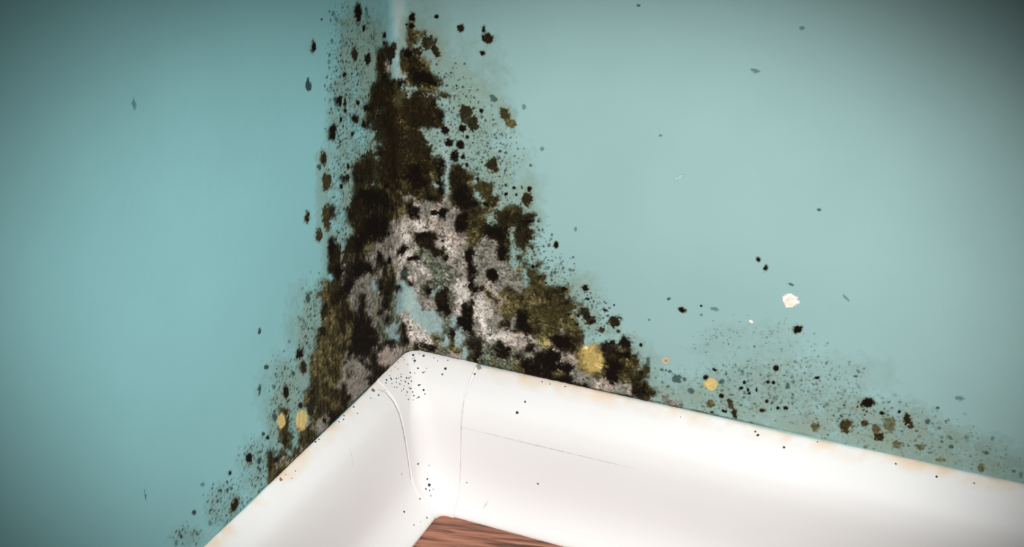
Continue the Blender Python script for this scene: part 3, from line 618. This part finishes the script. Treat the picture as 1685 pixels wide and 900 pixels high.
#DBG
# what each single spot looks like and where it grows
LABELS = {
 0: 'tall narrow black mould spot near the top of the left wall beside the corner', 4: 'small black mould spot just left of the pale filler line in the corner',
 7: 'black mould spot touching the pale filler line at the top of the corner', 10: 'round black mould spot topmost of the column right of the corner line',
 24: 'lone round dark mould spot high on the right wall', 27: 'thin grey-blue upright smear beside the topmost black spot on the left wall',
 30: 'clean-edged black oval mould spot high on the left wall away from the colony', 31: 'dark teal drop-shaped spot below the black oval spot on the left wall',
 32: 'small black mould spot above the star-shaped one high on the right wall', 33: 'dark star-shaped mould spot high on the right wall', 34: 'small slanted black spot below the star-shaped one high on the right wall',
 36: 'grey-green ring-like spot above the olive blotch on the right wall', 37: 'pale grey fleck right of the olive blotch on the right wall',
 58: 'dark ragged mould blotch at the right edge of the spots, middle of the colony height', 59: 'small black knob on top of the ragged blotch on the right wall',
 69: 'lone black mould spot on clean paint right of the colony', 71: 'pale upright fleck on clean paint right of the colony', 77: 'faint grey fleck beside the colony above the olive slope',
 79: 'small black mould spot standing just above the olive slope of the colony', 81: 'thin short black dash above the olive slope of the colony',
 90: 'round olive-brown mould spot standing off the right slope of the colony', 92: 'small olive mould spot under the round spot off the colony slope',
 94: 'blurred upright grey-green spot right of the end of the colony', 97: 'small black slanted spot alone on the right wall between colony and white chip', 100: 'faint grey smear right of the small black slanted spot on the right wall',
 101: 'small pale peach ring spot right of the end of the colony', 102: 'round white paint chip with peach middle on the right wall', 103: 'tiny white paint chip left of the round white chip',
 104: 'larger black fleck of the pair above the white paint chip', 105: 'smaller black fleck of the pair above the white paint chip', 106: 'short grey dash directly above the round white paint chip',
 107: 'black three-cornered spot directly below the round white paint chip', 109: 'short pale slanted scuff on clean paint in the middle of the right wall', 110: 'thin grey slanted scratch right of the round white paint chip',
 112: 'faint grey fleck near the top edge of the right wall', 113: 'faint flat grey smudge high on the right wall', 118: 'blurred grey-green spot halfway between peach ring and yellow spot', 121: 'blurred grey-green spot just left below the yellow spot',
 123: 'black dot on the upper left edge of the yellow spot on the right wall', 124: 'round yellow mould spot on the right wall above the skirting', 125: 'dark grey spot just right of the yellow spot on the right wall', 126: 'black spot right below the yellow spot on the right wall',
 127: 'upper olive part of the slanting streak below the yellow spot', 128: 'lower dark part of the slanting streak touching the skirting below the yellow spot', 129: 'flat black spot left of the slanting streak above the skirting', 130: 'faint olive spot under the yellow spot on the right wall',
 138: 'black spot topmost among the specks above the right skirting', 141: 'faint grey fleck among the specks above the right skirting, left of the topmost black one', 145: 'black dot right end of the dotted row above the skirting', 146: 'flat dark spot left end of the dotted row above the skirting',
 147: 'faint grey spot just over the dotted row above the skirting', 148: 'upright grey-green spot alone above the dotted row', 149: 'small flat black spot up and left of the large black lens-shaped one', 150: 'small flat grey dash above the large black lens-shaped spot',
 151: 'large black lens-shaped mould spot toward the right end of the skirting', 152: 'small flat black spot right below the large lens-shaped one', 159: 'large round olive mould spot left of the cluster by the right skirting', 160: 'small round olive spot between the large olive spot and the grey-green one',
 161: 'grey-green oval mould spot right of the lens-shaped black one', 162: 'dark brown spot rightmost of the large spots by the skirting', 163: 'small olive lump under the rightmost dark brown spot', 164: 'dark brown blotch lowest of the cluster near the right skirting',
 165: 'olive smear running down to the lowest dark brown blotch', 166: 'faint olive upright streak touching the skirting left of the large olive spot', 167: 'faint olive-grey blotch touching the skirting right of the lowest brown blotch', 168: 'faint flat olive blotch right of the rightmost dark brown spot, near the skirting',
 169: 'small grey fleck right of the flat olive blotch near the skirting', 170: 'small grey fleck near the right end above the skirting', 171: 'small brownish olive spot on the skirting edge near the right side', 172: 'flat brownish stain on the skirting edge right of the flat olive blotch',
 173: 'small grey-green spot right of the rightmost dark brown spot', 175: 'faint grey fleck highest near the right edge of the photo', 177: 'faint flat grey smudge on clean paint above the right end of the specks', 178: 'faint fleck at the very right edge just above the skirting',
 179: 'faint grey fleck left one of two high near the right edge', 180: 'faint grey fleck right of and below the small grey-green spot', 184: 'lone dark brown oval spot left of the colony at mid height of the left wall',
 188: 'small black fleck in the speckled band left of the colony, lowest of three', 194: 'small black fleck in the speckled band beside the upper colony', 196: 'small black fleck at the left edge of the speckled band beside the upper colony', 200: 'olive oval spot at the left edge of the colony above the long dark streaks',
 206: 'black oval mould spot upper of the pair left of the lower colony', 210: 'narrow grey-green upright spot furthest left beside the lower colony', 211: 'small grey-green spot above the narrow upright one on the left wall', 215: 'dark upright spot left of the lower end of the colony by the left skirting',
 216: 'small grey-green spot right of the dark upright one by the left skirting', 221: 'brown leaning oval spot close to the left skirting', 222: 'small black dot between the upright and the leaning spot by the left skirting', 226: 'small dark dot left of the leaning brown spot on the left wall',
 228: 'faint grey spot lowest on the left wall near the skirting', 229: 'faint grey spot below the leaning brown spot by the left skirting', 231: 'small grey-green fleck alone left of the middle colony', 232: 'thin faint grey upright mark on clean paint of the left wall',
 237: 'left, smaller one of the two yellow mould spots on the left wall', 238: 'right, larger one of the two yellow mould spots on the left wall', 286: 'black mould lump at the upper right end of the colony', 291: 'large yellow mould patch in the right end of the colony',
 1: 'small black fleck under the topmost upright black spot on the left wall', 2: 'brown upright spot left one of the pair high on the left wall', 3: 'black upright spot right one of the pair high on the left wall',
 16: 'upper broad part of the slanting brown blotch right of the corner top', 17: 'lower narrow part of the slanting brown blotch right of the corner top', 25: 'faint grey fleck highest at the left edge of the speckled band', 26: 'faint grey fleck just under the highest one left of the speckled band',
 28: 'faint grey fleck between the clean-edged black oval and the brown upright spot', 29: 'faint grey fleck left of and below the brown upright spot high on left wall', 38: 'olive blotch furthest right beside the upper colony', 39: 'pale olive blotch attached below the olive blotch furthest right',
 40: 'big dark brown spot upper lobe, right of the upper colony', 41: 'big dark brown spot lower right lobe, right of the upper colony', 42: 'black knob at the lower left of the big dark brown spot', 43: 'tiny black dot directly under the big dark brown spot',
 48: 'black spot upper right of the tight cluster below the big brown spot', 49: 'largest black spot lowest in the tight cluster below the big brown spot', 50: 'small black dot right of the largest spot of the tight cluster', 51: 'dark brown oval spot alone on paint right of the tight cluster',
 52: 'tiny black dot lower right of the tight cluster', 55: 'tiny black dot above the olive spots beside the middle colony', 88: 'black flat lobe of the spot standing off the right slope', 89: 'brown upper lobe of the spot standing off the right slope',
 131: 'small flat grey-green dash on the skirting edge right of the colony', 182: 'grey-green tail under the brown upright spot at the left of the speckled band', 186: 'small black fleck in the speckled band left of the colony, highest of three',
 191: 'thin tall black fleck in the speckled band near the upper colony', 193: 'small black fleck between the thin tall one and the upper colony', 198: 'small black fleck highest in the speckled band beside the upper colony', 199: 'black fleck touching the upper colony on its left side',
 204: 'dark blue-green spot left of the colony at the height of its pale heart', 205: 'faint grey spot below the dark blue-green one left of the colony', 208: 'small grey-green spot left of the pair of upright spots beside the lower colony',
 220: 'grey-green spot just left of the smaller yellow mould spot', 239: 'dark brown spot right above the larger yellow mould spot on the left wall',
 203: 'dark grey-green oval spot left of the colony on the left wall', 234: 'dark grey-green smudge low on the clean left wall', 207: 'dark narrow mould spot lower of the pair left of the lower colony', 209: 'black leaning oval spot above the left yellow mould spots',
 181: 'brown upright spot upper left of the speckled band on the left wall', 183: 'olive upright spot under the brown one on the left wall', 185: 'long olive upright spot left of the colony at mid height',
 227: 'dark grey smudge alone low on the clean left wall', 233: 'small faint grey dot on clean paint far out on the left wall', 235: 'thin faint slanted line beside the small grey dot on the left wall'}
DESC = {'k': 'black', 'd': 'dark brown', 'o': 'olive', 'b': 'faint grey', 'B': 'grey-green', 'y': 'pale olive', 'q': 'grey olive', 'Y': 'yellow', 'P': 'pale', 'W': 'white', 'V': 'pale', 'Z': 'yellow'}
for i, o in SPOT_OBJS.items():
    x, y, rx, ry, t, k = SPOTS[i]; lft = hit_wall(x, y)[0]
    cat = {'paint_chip': 'paint chip', 'scuff_mark': 'scuff'}.get(o.name.split('.')[0], 'mould')
    if i in LABELS: tag(o, LABELS[i], cat)
    elif lft:
        z = 'at the top of the photo' if y < 130 else ('beside the upper colony' if y < 300 else ('beside the middle colony' if y < 560 else 'beside the lower colony near the left skirting'))
        tag(o, '%s mould spot on the left wall %s' % (DESC[k], z), cat, '%s spots on the left wall %s' % (DESC[k], z))
    else:
        z = 'beside the upper colony' if y < 260 else ('beside the middle colony' if y < 480 else 'near the right skirting')
        tag(o, '%s mould spot on the right wall %s' % (DESC[k], z), cat, '%s spots on the right wall %s' % (DESC[k], z))

# ---- marks on the skirting ---------------------------------------------------------------
def tree(o):
    bm = bmesh.new(); bm.from_mesh(o.data); t = BVHTree.FromBMesh(bm); bm.free(); return t
TREES = [(CP, tree(CP)), (B_L, tree(B_L)), (B_R, tree(B_R))]
def on_skirting(px, py):
    d = (FWD + RIGHT * ((px - 842.5) / FPX) - UP * ((py - 450) / FPX)).normalized(); best = None
    for o, t in TREES:
        p, nn, i, dist = t.ray_cast(Vector(CAM), d)
        if p and (best is None or dist < best[2]): best = (p, nn if nn.dot(d) < 0 else -nn, dist, o)
    return best
def speck_geo(V, F, p, nn, r, rnd, squash=1.0):
    x = nn.orthogonal().normalized(); y = nn.cross(x); k = len(V); m = 9; h = min(r * .35, .00018)
    a0 = rnd.uniform(0, 6.28)
    for ring, (q, z) in enumerate(((1.0, .0), (.72, h * .8))):
        for j in range(m):
            a = a0 + j * 2 * math.pi / m; rr = r * q * (1 + rnd.uniform(-.28, .28))
            V.append(p + x * math.cos(a) * rr + y * math.sin(a) * rr * squash + nn * (z + .00002))
    V.append(p + nn * (h + .00002))
    for j in range(m):
        b = (j + 1) % m; F.append((k + j, k + b, k + m + b, k + m + j)); F.append((k + m + j, k + m + b, k + 2 * m))
def px_size(dist): return dist / FPX
fine = [(690,582,1),(663,588,1),(650,604,1),(699,612,1),(682,614,1),(676,620,1.1),(714,589,1.2),(720,594,1.1),(737,593,1.2),(655,596,1.2),(665,592,1),(671,600,1.2),(688,606,1.6),(655,607,1.1),(675,613,1.5),(696,613,1.5),(646,601,.9),(644,610,.8),(702,606,.9),
 (636,625,2),(643,622,1.5),(644,624,1.4),(652,623,1.7),(660,620,1.4),(658,632,1.6),(669,622,1.8),(673,622,1.7),(667,628,1.6),(677,627,1.6),(672,631,1.4),(652,629,1.4),(645,631,1.3),(635,630,1.6),(664,640,1.5),
 (661,643,1.2),(670,645,1.6),(675,639,1.5),(679,645,1.5),(681,651,1.6),(689,653.5,1.7),(689,634,1.8),(691,633,1.3),(697,642,2),(699,648,1.3),(672,657,1.5),(680,658,1),(649,637,1.3),(653,637,1.2),(673,638,1.1),
 (677,639,1.2),(623,650,1.8),(660,626,1.2),(660,616,1),(781,615.5,1.9),(679,590,1),(682,589,1),(682,597,.9),(703,788,1.6),(701,804.5,1.6),(707,807,1.4),(713,805,1),(709,816,1.2),(691,821,1.6),(706,766,.9),
 (665,842,1.9),(702.5,852,1.7),(692,859,.9),(681,864,1.4),(661,780,1.3),(688,763,1.8),(686,655,1),(668,650,1),(656,622,1),(641,618,1),(665,635,1),(728,616,1.8),(634,641,1)]
brd = [(768,794,1.2),(885,796,1.8),(864,661,1.8),(470,781,1.2),(480,787,1),(486,775,1.2),(519,727,2),(525,723,1.6),(565,690,1.5),(582,669.6,2),(588,680,1.2),(566,684,1.4),(558,694,1.4),(537,707,1.3),
 (610,655,1.2),(497,745,1),(836,605,1.5),(892,628,1.2),(845,612,1.3),(1120,686,1),(1243,710,2),(1247,716,2.4),(1290,736,2),(1292,705,1.2),(1345,727,1.2),(1474,763,1.6),(1541,784,2),(1603,795,1.4),(930,636,1.4),(905,632,1.2),(818,603,1.5),(832,607,1)]
rnd = random.Random(3)
def stuff_specks(lst, name, label):
    V, F = [], []
    for x, y, r in lst:
        hh = on_skirting(x, y)
        if hh: speck_geo(V, F, hh[0], hh[1], r * px_size(hh[2]) * .95, rnd)
    tag(mesh_obj(name, V, F, M_SPECK), label, 'mould', kind='stuff')
stuff_specks(fine, 'mould_specks', 'tiny black specks sprinkled over the white corner piece')
stuff_specks(brd, 'mould_specks', 'few tiny grey specks along the two white skirting boards')
for x, y, r, sq, mat, lab in [(733, 607, 2.6, 1, M_SPECK, 'black speck on the flat top of the white corner piece'), (680, 584, 2.2, 1, M_SPECK, 'black speck just under the tip of the white corner piece'),
    (697, 585.5, 2.2, 1, M_SPECK, 'grey-black speck on the top edge of the corner piece right of its tip'), (682, 593.5, 2.2, 1, M_SPECK, 'black speck below the tip speck on the white corner piece'), (706.5, 798, 2.6, 1, M_SPECK, 'round black speck low on the white corner piece'), (851, 679, 2.4, 1, M_SPECK, 'lone dark speck on the upper face of the right skirting board'),
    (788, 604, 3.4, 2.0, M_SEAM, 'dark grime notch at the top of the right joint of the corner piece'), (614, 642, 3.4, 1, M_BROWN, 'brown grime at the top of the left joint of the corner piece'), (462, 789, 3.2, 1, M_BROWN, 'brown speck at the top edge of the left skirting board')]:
    hh = on_skirting(x, y); V, F = [], []; speck_geo(V, F, hh[0], hh[1], r * px_size(hh[2]), rnd, sq)
    tag(mesh_obj('mould_speck', V, F, mat), lab, 'speck')
def line_mark(name, pts, w, mat, parent=None):
    V, F = [], []; pts2 = []
    for (x0, y0), (x1, y1) in zip(pts[:-1], pts[1:]):
        m = max(2, int(math.dist((x0, y0), (x1, y1)) / 4))
        pts2 += [(x0 + (x1 - x0) * k / m, y0 + (y1 - y0) * k / m) for k in range(m)]
    pts2.append(pts[-1]); H = [on_skirting(*p) for p in pts2]; H = [h for h in H if h]
    for i, h in enumerate(H):
        t = (H[min(i + 1, len(H) - 1)][0] - H[max(i - 1, 0)][0]).normalized(); s = t.cross(h[1]).normalized()
        ww = w * px_size(h[2]) * (.35 + .65 * math.sin(math.pi * min(1, (i + .5) / len(H))))
        V += [h[0] + s * ww + h[1] * .00001, h[0] + h[1] * .00007, h[0] - s * ww + h[1] * .00001]
        if i: a = 3 * (i - 1); F += [(a, a + 1, a + 4, a + 3), (a + 1, a + 2, a + 5, a + 4)]
    return mesh_obj(name, V, F, mat, parent)
line_mark('crease', [(760, 703), (850, 725), (1045, 771)], .9, M_GREYLINE, B_R)
line_mark('crease', [(575, 738), (579, 752), (581, 768)], .8, M_GREYLINE, B_L)
line_mark('seam', [(621, 640), (634, 645.5), (647, 661), (656.5, 680), (663, 706), (668, 735), (673, 768), (676, 790)], 1.1, M_SEAM, B_L)  # shadow line of the left joint, drawn as a dark strip
line_mark('seam', [(786, 606), (779, 622), (770, 643), (763, 664), (759.5, 700), (758.5, 740), (757.5, 769), (756, 797)], .8, M_GREYLINE, B_R)
tag(line_mark('scratch_mark', [(795, 837), (803, 824)], 1.1, M_GREYLINE), 'short grey scratch on the foot of the right skirting board beside the corner piece', 'scratch')
